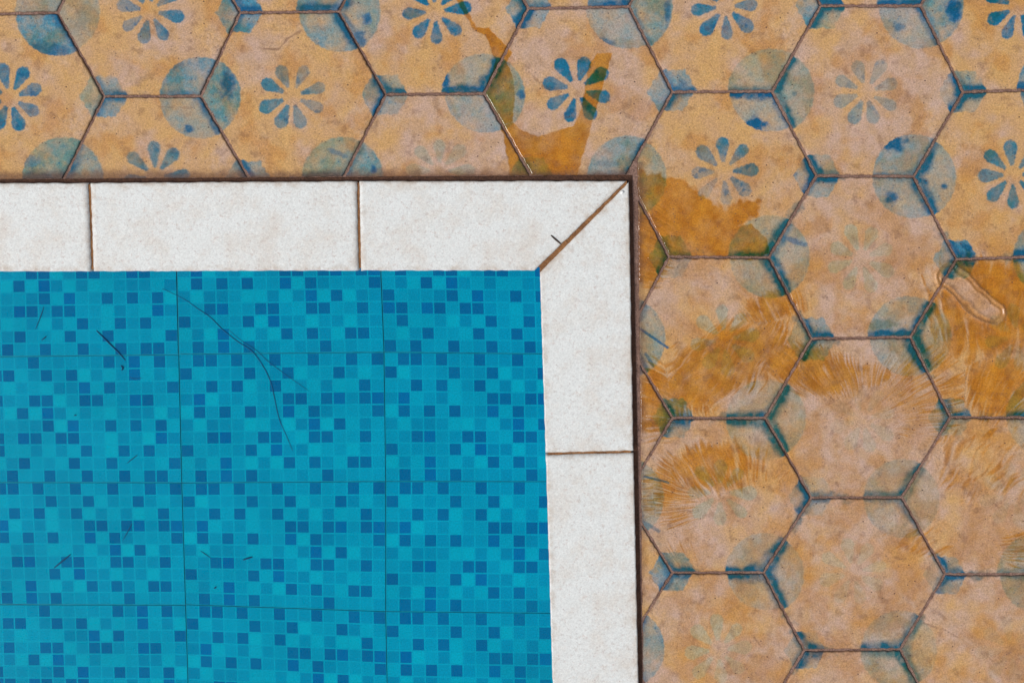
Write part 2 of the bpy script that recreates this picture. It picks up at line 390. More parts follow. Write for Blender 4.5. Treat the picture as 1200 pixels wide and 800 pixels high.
# loose brush blots: x, y, rx, ry, angle, strength, hue
BLOTS = [(60,58,24,9,-12,.75,.1),(267,98,10,19,-5,.9,.15),(221,152,7,6,0,.85,.1),(205,75,16,9,10,.45,.2),(430,24,6,8,0,.8,0),(421,45,9,12,25,.75,.1),
 (438,198,4,6,0,.9,.1),(397,180,16,4,-20,.5,.4),(522,92,6,15,10,.95,.1),(545,104,22,4,0,.9,.1),(611,111,5,9,0,.8,.1),(707,50,16,6,-15,.6,.1),(782,14,5,14,0,.7,.2),
 (886,147,13,11,-15,1.,.05),(897,156,5,4,0,.8,.0),(1053,32,8,6,0,.6,.15),(1118,12,12,18,0,.95,.02),(1045,232,10,8,0,.85,.15),(1049,168,17,10,15,.92,.15),
 (1107,219,4,4,0,.85,.15),(931,110,3,3,0,.5,.7),(930,282,18,4,-20,.6,.15),(862,147,16,4,0,.35,.3),(30,188,26,10,0,.45,.5),(1034,380,20,8,0,.5,.95),(97,25,12,20,0,.25,.3),
 (928,203,6,5,0,.7,.1),(800,100,7,7,0,.5,0),(715,192,22,5,-8,.35,.4),(690,180,4,10,0,.4,.2),(765,592,4,20,20,.2,.3),(877,582,8,6,-50,.5,.1),(870,620,8,5,10,.35,.3),
 (1195,100,8,6,0,.8,.1),(1030,555,4,4,0,.3,.6),(1135,290,12,5,-25,.9,.15),(1168,12,4,9,0,.4,0),(470,197,10,6,0,.35,.3),(1012,245,8,5,0,.1,.3),(920,535,4,5,0,.9,.3)]
STROKES = [((750,385),(782,407),2.2,.8,.05),((757,415),(765,428),3,.6,.1),((755,558),(783,565),2.0,.7,.3),((752,610),(772,622),3,.5,.4),
 ((300,57),(326,58),1.3,-.7,0),((326,58),(338,45),1.3,-.7,0),((338,45),(354,36),1.1,-.7,0),((620,85),(632,97),1.3,-.6,0),((632,97),(646,95),1.2,-.6,0),
 ((1083,730),(1108,738),1.2,-.5,0),((1108,738),(1122,746),1.0,-.5,0),((186,125),(228,127),.8,-.4,0),((170,115),(170,119),1.,-.4,0),((884,747),(892,757),1.6,-.6,0),((914,770),(924,775),1.8,-.6,0)]
# where water has been splashed and soaked in (sharp outlines)
WETPOLY = [
 [(718,62),(678,200),(676,208),(596,208),(597,198),(590,160),(586,148),(601,143),(613,153),(630,160),(672,148),(680,130),(683,117),(690,77),(700,62)],
 [(582,67),(592,70),(601,87),(604,110),(601,143),(588,147),(574,120),(568,108),(572,95)],
 [(532,-4),(540,-4),(548,12),(558,32),(573,33),(587,47),(600,62),(590,80),(578,66),(570,42),(556,37),(546,20)],
 [(735,190),(760,200),(805,208),(818,222),(833,232),(850,242),(867,231),(893,232),(893,253),(870,264),(862,285),(884,302),(886,306),(770,306),(760,240),(738,215)],
 [(745,195),(775,225),(782,260),(790,298),(760,330),(742,330)],
 [(848,268),(880,262),(898,278),(903,296),(890,303),(846,303)],
]
# splash zones with combed, fan-like fringes: x, y, rx, ry, angle, strength, fan origin
WETFAN = [(848,425,118,52,28,1.0,(985,255)),(905,360,60,26,20,.9,(980,500)),(805,455,50,50,0,.8,(800,300)),(950,432,80,36,-15,1.05,(1015,515)),(1085,455,70,75,30,.72,(1000,500)),
 (835,548,84,40,10,.88,(900,700)),(790,575,34,60,0,.8,(860,590)),(765,285,30,60,0,1.1,(900,330)),(768,470,34,60,0,.95,(900,500)),(765,575,22,50,0,.6,(900,580)),(1160,360,92,80,0,1.02,(1160,700)),
 (1170,455,50,50,0,1.0,(1100,600)),(1150,540,75,60,0,.66,(960,760)),(1075,632,55,30,-15,.62,(900,760)),(1190,640,30,30,0,.7,(1100,640)),
 (800,650,40,22,0,.5,(830,720)),(1010,440,60,20,0,.7,(1010,520)),(920,560,14,30,0,.5,(880,600)),(825,720,40,20,0,.35,(830,790)),(780,180,35,20,0,.3,(830,100))]
DRY_LENS = ((1112,325), (1160,367), 15)

SHEEN_VEIL = [(738,125,30,80),(1055,90,50,60),(640,60,40,40),(520,190,60,30),(300,60,30,40),(700,190,30,30),(1030,330,60,40),(820,330,50,30),(1010,550,70,40),(830,640,40,30),(1150,640,50,40),(1020,690,60,30),(1180,600,40,30)]  # pale sheen of the water film, painted in as pink patches
PINK = {(-2,0):.55,(0,0):.62,(-1,-1):.25,(0,-1):.66,(-1,-2):.58,(0,-2):.74,(-1,-3):.56,(0,-3):.66,(-1,-4):.64,(1,-3):.6,(1,-4):.66,(1,-1):.3,(1,-2):.3,
        (-5,0):.42,(-6,0):.3,(-4,0):.22,(-5,-1):.35,(-3,0):.42,(-3,-1):.62,(-1,0):.45,(1,0):.3,(0,-4):.7}

def tri_fill(P, n):
    """dense triangle grid over convex polygon P (V,3), n rings round its centre"""
    Vn = len(P); c = P.mean(0)
    pts = [c[None]]; ring = [np.zeros(1)]
    for k in range(1, n + 1):
        j = np.arange(k)[:, None] / k
        r = np.concatenate([P[i] + j * (P[(i + 1) % Vn] - P[i]) for i in range(Vn)])
        pts.append(c + (r - c) * (k / n)); ring.append(np.full(len(r), k / n))
    off = [0] + [1 + Vn * k * (k - 1) // 2 for k in range(1, n + 2)]
    T = []
    for k in range(0, n):
        m = k + 1
        for i in range(Vn):
            def idx(kk, jj):
                if kk == 0: return np.zeros_like(jj)
                return off[kk] + (i * kk + jj) % (Vn * kk)
            j = np.arange(m)
            T.append(np.stack([idx(m, j), idx(m, j + 1), idx(k, j)], 1))
            if k:
                j = np.arange(k)
                T.append(np.stack([idx(k, j), idx(m, j + 1), idx(k, j + 1)], 1))
    return np.concatenate(pts), np.concatenate(T), np.concatenate(ring), off[n], Vn * n

def clip(P, a, b, c):
    """keep the side a*x+b*y>=c"""
    out = []
    for i in range(len(P)):
        p = P[i]; q = P[(i + 1) % len(P)]; dp = a * p[0] + b * p[1] - c; dq = a * q[0] + b * q[1] - c
        if dp >= 0: out.append(p)
        if dp * dq < 0: out.append(p + (q - p) * dp / (dp - dq))
    return np.array(out)

def inset(P, d):
    n = len(P); out = []
    for i in range(n):
        p0, p1, p2 = P[i - 1][:2], P[i][:2], P[(i + 1) % n][:2]
        e1 = (p1 - p0) / np.linalg.norm(p1 - p0); e2 = (p2 - p1) / np.linalg.norm(p2 - p1)
        n1 = np.array([-e1[1], e1[0]]); n2 = np.array([-e2[1], e2[0]])
        k = 1 + n1 @ n2
        out.append(np.append(p1 + (n1 + n2) / max(k, 0.25) * d, 0))
    return np.array(out)

def clean(P):
    keep = [i for i in range(len(P)) if np.linalg.norm(P[i] - P[i - 1]) > 0.004]
    return P[keep]

def lookup(tab, q):
    for k, v in tab.items():
        if abs(k[0] - q[0]) < 14 and abs(k[1] - q[1]) < 14: return v
    return {}

def petal_mask(X, Y, cx, cy, rot, seed):
    m = np.zeros(X.shape); dx = X - cx; dy = -(Y - cy); pid = np.zeros(X.shape)
    jit = np.random.default_rng(seed)
    for k in range(8):
        a = R_(rot + 45 * k + jit.uniform(-3, 3)); L = 31 + jit.uniform(-2, 2.5); wd = jit.uniform(.88, 1.1)
        u = dx * math.cos(a) + dy * math.sin(a); v = -dx * math.sin(a) + dy * math.cos(a)
        hw = (1.5 + np.clip((u - 10) / (L - 10), 0, 1) * 6.3) * wd
        body = np.where(u < L, np.abs(v) - hw, np.hypot(np.maximum(u - L, 0) * 0.85, v) - 7.8 * wd)
        body = np.maximum(body, 11.0 - u)
        body = body + (noise(X / 3, Y / 3, seed) - .5) * 1.6
        pm = sst(1.0, -1.0, body); s = jit.uniform(.75, 1.05)
        m = np.maximum(m, pm * s)
    return m

def paint_tile(key, q, V3, seed, plain=False):
    """masks for a tile; q = plan corners of the whole (uncut) tile"""
    p = plan(V3 * np.array([1, 1, 0])); X, Y = p[:, 0], p[:, 1]
    N = len(X); wash = np.zeros(N); dense = np.zeros(N); hue = np.full(N, .3); pale = np.zeros(N); dirt = np.zeros(N); petal = np.zeros(N)
    rs = np.random.default_rng(seed)
    c = q.mean(0); sc = (np.linalg.norm(q - c, axis=1).mean()) / 113.0
    ed = [seg_dist(X, Y, q[i], q[(i + 1) % 6]) for i in range(6)]          # edge i between corner i and i+1
    for k in range(6):
        vx, vy = q[k]
        # sector names as seen from the corner
        if k % 2:                                                             # odd corner of the tile: its outward grout decides big/small below
            pass
        # corner k of a tile: outward directions 0,60..300; corners 3,1,5 are small (grout to the right of them), corners 0,2,4 are big
        big = k in (0, 2, 4)
        e_prev, e_next = ed[k - 1], ed[k]
        if big:
            sec = {0: 'X', 2: 'B', 4: 'T'}[k]
        tab = None
        if k == 0:   big = False
        # geometry: a corner is big when its third grout runs away to the left; for this tile that is corners 5,1 (right side) and 3
        kind = {1: 'B', 5: 'T', 3: 'R'}
        if k in kind:
            d = lookup(BIG, q[k]); sec = kind[k]
            if sec not in d: d = {sec: (rs.uniform(.4, .75), rs.uniform(.1, .8), rs.uniform(0, .5), rs.uniform(.2, .9), rs.uniform(.2, .9))}
            wv, hu, pa, e1, e2 = d[sec]
            # T tile: edges left = bottom edge (4-5), upright = edge 5-0 ; B tile: left = top edge (1-2), downright = edge 0-1 ; R tile: upright = edge 2-3, downright = edge 3-4
            E1, E2 = {1: (ed[1], ed[0]), 5: (ed[4], ed[5]), 3: (ed[2], ed[3])}[k]
            jx, jy = rs.uniform(-2, 2, 2); r = (49 + rs.uniform(-1.5, 1.5)) * sc
            dist = np.hypot(X - vx - jx, Y - vy - jy) + (noise(X / 5, Y / 5, seed + k) - .5) * 1.8
            msk = sst(r + 1.1, r - 1.1, dist)
            rim = np.exp(-((dist - r + 2.5) / 2.2) ** 2) * .30
        else:
            kind2 = {0: 'L', 2: 'B', 4: 'T'}
            d = lookup(SMALL, q[k]); sec = kind2[k]
            if sec not in d: d = {sec: (rs.uniform(.4, .7), rs.uniform(.1, .8), rs.uniform(0, .4), rs.uniform(.2, .9), rs.uniform(.2, .9))}
            wv, hu, pa, e1, e2 = d[sec]
            # L tile: corner 0, edges upleft = ed[0], downleft = ed[5]; T tile: corner 4, right = ed[4], upleft = ed[3]; B tile: corner 2, right = ed[1], downleft = ed[2]
            E1, E2 = {0: (ed[0], ed[5]), 4: (ed[4], ed[3]), 2: (ed[1], ed[2])}[k]
            r = 27 * sc * rs.uniform(.92, 1.12); th = np.arctan2(-(Y - vy), X - vx)
            t6 = (th + math.pi / 6) % (math.pi / 3) - math.pi / 6
            # hexagonal lozenge whose points lie on the grout lines and on the bisectors
            t6 = ((th) % (math.pi / 3)) - math.pi / 6
            rr = r * math.cos(math.pi / 6) / np.cos(t6)
            dist = np.hypot(X - vx, Y - vy) - rr + r + (noise(X / 6, Y / 6, seed + k) - .5) * 4
            msk = sst(r + 1.1, r - 1.1, dist); rim = 0
        n1 = fbm(X, Y, 26, seed + 5 * k, 4); n2 = fbm(X, Y, 11, seed + 7 * k + 3, 3)
        wk = np.clip(wv * (.28 + 1.25 * n1 + .45 * (n2 - .35)), 0, 1)
        wash = np.maximum(wash, msk * wk)
        hk = np.clip(hu + (fbm(X, Y, 30, seed + 11 * k + 1) - .5) * .55, 0, 1); pk = np.clip(pa + (n2 - .5) * .5, 0, 1)
        hue = np.where(msk > .02, hk, hue); pale = np.where(msk > .02, pk, pale)
        dv_ = np.hypot(X - vx, Y - vy)
        wd = (8.5 + 10.0 * fbm(X, Y, 22, seed + 3 * k + 2)) * (1.15 - .35 * dv_ / 50)
        wd = wd * (1.0 if k in kind else .85)
        for e, Ed in ((e1, E1), (e2, E2)):
            dn = min(1.1, e * 1.15) * (.74 + .40 * sst(.25, .6, fbm(X, Y, 17, seed + 13 * k + 6))) * sst(1.0, .30, Ed / (wd * (.35 + .75 * e)))
            dense = np.maximum(dense, msk * dn * (.75 + .35 * n2))
        dense = np.maximum(dense, msk * rim * wv * n1)
        # darker pooled blotches inside the wash
        dense = np.maximum(dense, msk * sst(.66, .86, n2) * wv * .42 * (1 - .6 * pa))
    if plain:
        fl = (c[0], c[1], rs.uniform(0, 45), rs.uniform(.3, .9), rs.uniform(0, .6), rs.uniform(0, .6), (0, .2))
    else:
        fl = FLOWER.get(key)
    if fl:
        cx, cy, rot, st, hu, pa, (fd, fa) = fl
        pm = petal_mask(X, Y, cx, cy, rot, seed + 99)
        ang = ((X - cx) * math.cos(R_(fd)) - (Y - cy) * math.sin(R_(fd))) / 38
        f = min(1, st * 1.12) * (1 - fa * np.clip(ang * .5 + .5, 0, 1)) * (.74 + .55 * fbm(X, Y, 16, seed + 55, 3))
        petal = np.clip(pm * f, 0, 1)
        inm = pm > .02
        hue = np.where(inm, np.clip(hu + (fbm(X, Y, 22, seed + 66) - .5) * .5, 0, 1), hue); pale = np.where(inm, pa, pale)
        dense = np.maximum(dense, pm * sst(.60, .85, fbm(X, Y, 12, seed + 77)) * .75 * st * (1 - pa))
    if not plain:
        fade = 1 - .34 * sst(820, 900, X) * sst(400, 500, Y) * (.5 + fbm(X, Y, 24, seed + 500))
        wash = wash * fade; dense = dense * (fade * .4 + .6)
    for (bx, by, rx, ry, an, st, hu) in BLOTS:
        if abs(bx - c[0]) > 170 or abs(by - c[1]) > 170: continue
        a = R_(an); u = (X - bx) * math.cos(a) - (Y - by) * math.sin(a); v = (X - bx) * math.sin(a) + (Y - by) * math.cos(a)
        d2 = np.hypot(u / rx, v / ry) + (fbm(X, Y, 9, 400 + int(bx)) - .5) * .9
        b = sst(1.3, .35, d2) * st * (wash > .06)
        dense = np.maximum(dense, b); hue = np.where(b > .3, hu, hue)
    for (a, b, wd, st, hu) in STROKES:
        if abs(a[0] - c[0]) > 150 or abs(a[1] - c[1]) > 150: continue
        s_ = sst(wd, wd * .4, seg_dist(X, Y, a, b) + (noise(X / 2.5, Y / 2.5, 9) - .5) * 1.2 + (noise(X / 11, Y / 11, 12) - .5) * 3.0 * (st < 0)) * abs(st)
        if st > 0: dense = np.maximum(dense, s_); hue = np.where(s_ > .2, hu, hue)
        else: dirt = np.maximum(dirt, s_ * .7)
    # wet
    wet = np.zeros(N)
    if not plain:
        wob = (noise(X / 7, Y / 7, 21) - .5) * 2.2
        for P in WETPOLY:
            if np.hypot(*(np.mean(P, 0) - c)) > 260: continue
            wet = np.maximum(wet, sst(1.0, -1.0 - 5 * (P is WETPOLY[3]), poly_sd(X, Y, P) + wob * (1 + 2.5 * (P is WETPOLY[3]))) * (.62 + .62 * fbm(X, Y, 34, 77, 4)))
        zone = np.zeros(N); stk = np.zeros(N); st2 = np.zeros(N)
        for i, (zx, zy, rx, ry, an, st, (fx, fy)) in enumerate(WETFAN):
            if np.hypot(zx - c[0], zy - c[1]) > 125 + 1.2 * max(rx, ry): continue
            a = R_(an); u = (X - zx) * math.cos(a) - (Y - zy) * math.sin(a); v = (X - zx) * math.sin(a) + (Y - zy) * math.cos(a)
            d2 = (u / rx) ** 2 + (v / ry) ** 2
            z = st * np.clip(1.35 - d2, 0, 1.1)
            th = np.arctan2(Y - fy, X - fx); rr = np.hypot(X - fx, Y - fy)
            s1 = noise(th * 40 + 2.6 * noise(X / 34, Y / 34, 5), rr / 38, 50 + i); s2 = noise(th * 88 + 3 * noise(X / 20, Y / 20, 6), rr / 26, 80 + i)
            up = z > zone
            zone = np.where(up, z, zone); stk = np.where(up, .65 * s1 + .35 * s2, stk)
        lens = seg_dist(X, Y, DRY_LENS[0], DRY_LENS[1]) + (noise(X / 22, Y / 22, 31) - .5) * 9 + (noise(X / 9, Y / 9, 33) - .5) * 2
        lensm = sst(DRY_LENS[2] + 1, DRY_LENS[2] - 1, lens)
        fan = sst(.42, .78, zone * (.66 + .34 * fbm(X, Y, 34, 8)) + (stk - .5) * .95) * (.50 + .42 * fbm(X, Y, 22, 14) + .30 * (stk - .3) + .22 * sst(.7, 1.2, zone))
        fan = fan * (1 - lensm)
        wet = np.maximum(wet, fan)
        # a faint damp film over everything right of the pool
        wet = np.maximum(wet, .62 * sst(740, 830, X) * sst(150, 330, Y) * sst(.36, .70, fbm(X, Y, 52, 23, 5)) * (.55 + .45 * fbm(X, Y, 15, 27)))
        wet = np.maximum(wet, sst(.50, .78, fbm(X, Y, 46, 24, 4)) * .42)
    else:
        zone = np.zeros(N); stk = np.zeros(N); lensm = np.zeros(N); lens = np.zeros(N)
        wet = sst(.55, .8, fbm(X, Y, 46, 24, 4)) * .3
    if not plain: wet = np.maximum(wet, sst(9, 3, np.abs(lens - DRY_LENS[2] + 2)) * .55 + .25 * (lens < DRY_LENS[2]))
    wet = np.clip(wet, 0, 1)
    # pinkish worn cement, then the water film's sheen painted in as pink
    pb = PINK.get(key, .45)
    pink = sst(.30, .70, fbm(X, Y, 62, seed + 200, 4) + (pb - .56) * .80)
    if not plain:
        for (vx_, vy_, ax_, ay_) in SHEEN_VEIL:
            if abs(vx_ - c[0]) < 190 and abs(vy_ - c[1]) < 190:
                pink = np.maximum(pink, sst(1.2, .3, np.hypot((X - vx_) / ax_, (Y - vy_) / ay_) + (fbm(X, Y, 30, 61) - .5) * .9))
        de0 = np.min(np.stack(ed), 0)
        bl = sst(8, 1.5, de0 + (fbm(X, Y, 12, 71) - .5) * 9) * sst(.46, .66, fbm(X, Y, 38, 72, 4)) * .72 * (.25 + .75 * sst(720, 860, X) * sst(120, 260, Y))
        hue = np.where((bl > .15) & (wash < .1), .75, hue)
        dense = np.maximum(dense, bl * (.5 + .5 * fbm(X, Y, 9, 73)))
    pink = np.maximum(pink, np.clip(1 - np.maximum(lens - DRY_LENS[2], 0) / 2, 0, 1) if not plain else 0)
    # dirt caught along the joints and beside the coping
    de = np.min(np.stack(ed), 0)
    dirt = np.maximum(dirt, sst(3.6, 1.0, de + (fbm(X, Y, 8, 3) - .5) * 3.0) * .40)
    dirt = np.maximum(dirt, .30 * sst(.62, .86, fbm(X, Y, 15, seed + 300, 4)) * (1 - wash))
    inx = (X < 760)
    dtop = np.abs(Y - 206)
    dside = X - 747
    near = np.where((Y < 210) & (X < 745), 208 - Y, np.where(Y >= 190, dside, 99)) + (fbm(X, Y, 14, 5) - .5) * 7
    dirt = np.maximum(dirt, sst(13, 1, near) * .72)
    A1 = np.stack([wash, dense, wet, petal], 1); A2 = np.stack([hue, pink, np.clip(dirt, 0, 1), pale], 1)
    return X, Y, A1, A2, zone, stk, lens

COP_TOP_Y = -0.1035; COP_RIGHT_X = -0.2785       # outer coping edges
def hex_tile(i, j, n, detailed=True):
    P, q = corners(i, j)
    P = inset(P, 0.0016)
    W = P
    # tiles are cut where they meet the coping
    if detailed:
        cyy = centre(i, j)[1]; cxx = centre(i, j)[0]
        if cxx < -0.30 and cyy > COP_TOP_Y - 0.05: W = clip(W, 0, 1, COP_TOP_Y + 0.0055)
        else:
            a = at(747.5, 210, 0); b = at(754, 800, 0)
            if j <= -1 and cxx < -0.15:
                d = b - a; nx, ny = -d[1], d[0]
                if nx < 0: nx, ny = -nx, -ny
                W = clip(W, nx, ny, nx * a[0] + ny * a[1])
        W = clean(W)
        if len(W) < 3: return None
    seed = 1000 + (i + 40) * 97 + (j + 40) * 13
    V, T, ring, o0, nb = tri_fill(W, n)
    X, Y, A1, A2, zone, stk, lens = paint_tile((i, j), q, V, seed, plain=not detailed)
    # relief: eased edges, slight dishing, splash film and ridges
    eW = np.min(np.stack([seg_dist(V[:, 0], V[:, 1], W[k][:2], W[(k + 1) % len(W)][:2]) for k in range(len(W))]), 0)
    r = 0.0017
    z = -np.where(eW < r, r - np.sqrt(np.maximum(r * r - (r - eW) ** 2, 0)), 0) * 0.75
    rs = np.random.default_rng(seed)
    z = z + (fbm(X, Y, 40, seed + 1) - .5) * 0.0006
    cx, cy = W.mean(0)[:2]
    z = z + (V[:, 0] - cx) * rs.uniform(-.006, .006) + (V[:, 1] - cy) * rs.uniform(-.006, .006)
    if detailed:
        wet = A1[:, 2]
        z = z + 0.0013 * (stk - .5) * sst(.25, .8, zone) + 0.00035 * wet * (1 - wet) * 4 * (zone > .2)
        ring_ = np.exp(-((lens - DRY_LENS[2]) / 2.6) ** 2) + .6 * np.exp(-((lens - DRY_LENS[2] + 7) / 2.0) ** 2)
        z = z + 0.0019 * ring_ * (lens < 60)
    # chipped, slightly wavy arris
    wob = sst(.9, 1.0, ring)[:, None] * np.stack([noise(X / 6, Y / 6, seed + 8) - .5, noise(X / 6, Y / 6, seed + 9) - .5], 1) * 0.0016
    V = V.copy(); V[:, :2] += wob; V[:, 2] = z
    low = V[o0:o0 + nb].copy(); low[:, 2] = -0.014
    nV = len(V); k = np.arange(nb); k2 = (k + 1) % nb
    SK = np.concatenate([np.stack([o0 + k, nV + k, nV + k2], 1), np.stack([o0 + k, nV + k2, o0 + k2], 1)])
    V = np.concatenate([V, low]); T = np.concatenate([T, SK])
    A1 = np.concatenate([A1, A1[o0:o0 + nb]]); A2l = A2[o0:o0 + nb].copy(); A2l[:, 2] = 1
    A2 = np.concatenate([A2, A2l])
    return V, T, A1, A2, np.array([cx, cy, 0.0])

HEX_LABEL = {
 (-6, 1): 'thin strip of ochre hexagonal tile at the top left corner of the deck',
 (-6, 0): 'ochre hexagonal tile with half a bold blue flower, leftmost above the white coping',
 (-5, 0): 'ochre hexagonal tile with a blue flower fading on its left, cut by the top edge',
 (-5, -1): 'half hexagonal tile with half a teal flower, above the leftmost coping joint',
 (-4, 1): 'strip of hexagonal tile with two deep blue corners, above the grey blue flower tile',
 (-4, 0): 'whole ochre hexagonal tile with a worn grey blue flower and a short brown crack',
 (-3, 0): 'hexagonal tile with a strong blue flower and an orange trickle, at the top edge',
 (-3, -1): 'half pinkish hexagonal tile with half a very pale flower, touching the top coping',
 (-2, 1): 'thinnest strip of hexagonal tile at the top edge, above the amber stained flower tile',
 (-2, 0): 'pinkish hexagonal tile with a bold blue flower and a sharp amber wet patch',
 (-1, 0): 'ochre tile with a blue flower at the top edge, right of the amber stained tile',
 (-1, -1): 'ochre hexagonal tile with a teal flower and dark amber lower half, beside the coping corner',
 (-1, -2): 'hexagonal tile with a broad band of combed amber splash streaks across a pale flower',
 (-1, -3): 'hexagonal tile with amber streaks over a pale flower, right of the side coping joint',
 (-1, -4): 'pinkish hexagonal tile with a faint cream flower, cut by the bottom edge beside the coping',
 (0, 1): 'thin strip of hexagonal tile at the top edge, above the purple tinged tile',
 (0, 0): 'ochre and purple hexagonal tile with a grey flower and a two tone blue disc',
 (0, -1): 'pink ochre hexagonal tile with a whole pale grey green flower and dark blue corners',
 (0, -2): 'pale pink hexagonal tile with hardly any flower and amber splash fans around it',
 (0, -3): 'dry pink whole hexagonal tile with a barely visible flower and blue lined corners',
 (0, -4): 'top strip of a hexagonal tile at the bottom edge, with an olive disc',
 (1, 0): 'ochre hexagonal tile with a vivid blue flower in the top right corner',
 (1, -1): 'ochre hexagonal tile with a teal flower at the right edge, second from the top',
 (1, -2): 'soaked brown hexagonal tile with a long thumb shaped mark, at the right edge',
 (1, -3): 'pink and amber hexagonal tile at the right edge, below the soaked brown tile',
 (1, -4): 'flowerless pinkish hexagonal tile in the bottom right corner, with a greenish disc',
 (-2, -1): 'wet amber triangle of cut tile beside the upper part of the side coping',
 (-2, -2): 'cut tile triangle with a pale disc crossed by a blue stroke, beside the side coping',
 (-2, -3): 'cut tile triangle with a cream disc outlined in teal, beside the lower side coping',
 (-2, -4): 'cut tile triangle with a grey blue disc at the bottom edge beside the coping',
}
def emit_hex(key, n):
    r = hex_tile(*key, n)
    if r is None: return
    V, T, A1, A2, c = r
    ob = tri_mesh('hexagonal_tile', V - c, T, M_hex); ob.location = c
    pattr(ob.data, 'paint', A1); pattr(ob.data, 'tone', A2)
    tag(ob, HEX_LABEL[key], 'floor tile', 'hexagonal cement tiles paving the deck round the pool')
for key in HEX_LABEL:
    small = key in ((-2,-1), (-2,-2), (-2,-3), (-2,-4))
    emit_hex(key, 70 if small else 100)

# the same paving further out, beyond what the photo shows, as one sheet of the setting
VV, TT, AA, BB, base = [], [], [], [], 0
for i in range(-14, 7):
    for j in range(-9, 7):
        if (i, j) in HEX_LABEL: continue
        cx, cy = centre(i, j)
        if cx < -0.36 and cy < -0.06: continue
        if cx < -0.22 and cy < -0.12: continue
        r = hex_tile(i, j, 16, detailed=False)
        V, T, A1, A2, c = r
        VV.append(V); TT.append(T + base); AA.append(A1); BB.append(A2); base += len(V)
pv = tri_mesh('pavement', np.concatenate(VV), np.concatenate(TT), M_hex)
pattr(pv.data, 'paint', np.concatenate(AA)); pattr(pv.data, 'tone', np.concatenate(BB)); tag(pv, kind='structure')

# ------------------------------------------------------------------ ground sheet (tile grout), with the pool let into it
PX0, PY0 = -0.352, -0.168                  # pool wall lines (right, far); the coping overhangs them
PXL, PYL = -7.5, -5.2
B = 60
g = mesh_obj('ground', [(-B,-B,-.0021),(B,-B,-.0021),(B,B,-.0021),(-B,B,-.0021),(PXL,PYL,-.0021),(PX0+.02,PYL,-.0021),(PX0+.02,PY0+.02,-.0021),(PXL,PY0+.02,-.0021)],
             [(0,1,5,4),(1,2,6,5),(2,3,7,6),(3,0,4,7)], M_grout)
tag(g, kind='structure')

# ------------------------------------------------------------------ coping
ZC = 0.008
def coping(P, label, group='white stone coping tiles round the pool', n=54):
    """P: outline of the top (world xy, counter-clockwise)"""
    P = np.array([(a, b, 0.0) for a, b in P]); V, T, ring, o0, nb = tri_fill(P, n)
    e = np.min(np.stack([seg_dist(V[:, 0], V[:, 1], P[k][:2], P[(k + 1) % len(P)][:2]) for k in range(len(P))]), 0)
    r = 0.0016
    z = ZC - np.where(e < r, r - np.sqrt(np.maximum(r * r - (r - e) ** 2, 0)), 0)
    sd_ = int(abs(P[0][0]) * 1000) + 5
    wob = sst(.93, 1, ring)[:, None] * np.stack([noise(V[:, 0] * 130, V[:, 1] * 130, sd_) - .5, noise(V[:, 0] * 130, V[:, 1] * 130, sd_ + 1) - .5], 1) * 0.0011
    edge = sst(.010, .0005, e + (fbm(V[:, 0] * 1000, V[:, 1] * 1000, 25, sd_ + 4) - .5) * .008) * .42
    # only the mortared joints leave a stain, not the two long edges
    V = V.copy(); V[:, :2] += wob; V[:, 2] = z
    low = V[o0:o0 + nb].copy(); low[:, 2] = ZC - 0.016
    nV = len(V); k = np.arange(nb); k2 = (k + 1) % nb
    SK = np.concatenate([np.stack([o0 + k, nV + k, nV + k2], 1), np.stack([o0 + k, nV + k2, o0 + k2], 1)])
    V = np.concatenate([V, low]); T = np.concatenate([T, SK])
    edge = np.concatenate([edge, np.full(nb, .7)])
    c = np.append(P.mean(0)[:2], 0)
    ob = tri_mesh('coping_tile', V - c, T, M_cop); ob.location = c
    pattr(ob.data, 'edge', np.stack([edge, edge * 0, edge * 0, edge * 0], 1))
    return tag(ob, label, 'coping tile', group)
def w2(px, py): return tuple(at(px, py, ZC)[:2])
coping([w2(-212,318.5), w2(-212,215.5), w2(102.7,214.5), w2(106.5,318)][::-1], 'white speckled coping tile cut by the left edge, left of the first rusty joint')
coping([w2(105.7,214.5), w2(418,212.5), w2(420,317.2), w2(109.5,318)][::-1], 'whole white speckled coping tile between two rusty joints, in the row above the pool')
coping([w2(421,212.5), w2(734,212.2), w2(627.5,315.8), w2(626,317), w2(423,317.2)][::-1], 'white coping tile with a slanted right end, left of the pool corner mitre')
coping([w2(737,213.8), w2(742.2,527.8), w2(639.6,530.3), w2(632.6,319.5)][::-1], 'white coping tile running down from the pool corner mitre, above the side joint')
coping([w2(742.4,530.8), w2(749.0,838), w2(648.8,838), w2(639.7,533.4)][::-1], 'white coping tile below the side joint, cut by the bottom edge of the photo')

# coping beyond the frame: rest of the rim of the pool
xo = w2(748, 800)[0]; xi = w2(648, 800)[0]
def slab(x0, y0, x1, y1, zt=ZC, zb=ZC - .016):
    return [(x0,y0,zt),(x1,y0,zt),(x1,y1,zt),(x0,y1,zt),(x0,y0,zb),(x1,y0,zb),(x1,y1,zb),(x0,y1,zb)]
BOX = [(0,1,2,3),(4,7,6,5),(0,4,5,1),(1,5,6,2),(2,6,7,3),(3,7,4,0)]
vs, fs = [], []
def addbox(x0, y0, x1, y1, zt=ZC, zb=ZC - .016):
    b0 = len(vs); vs.extend(slab(x0, y0, x1, y1, zt, zb)); fs.extend([tuple(b0 + k for k in f) for f in BOX])
xl = w2(-215, 265)[0]; yb = w2(700, 841)[1]
x = xl
while x > PXL: addbox(x - .327, -.212, x, -.1035); x -= .330
y = yb
while y > PYL: addbox(xi, y - .327, xo, y); y -= .330
rim = mesh_obj('pool_rim', vs, fs, M_cop); tag(rim, kind='structure')

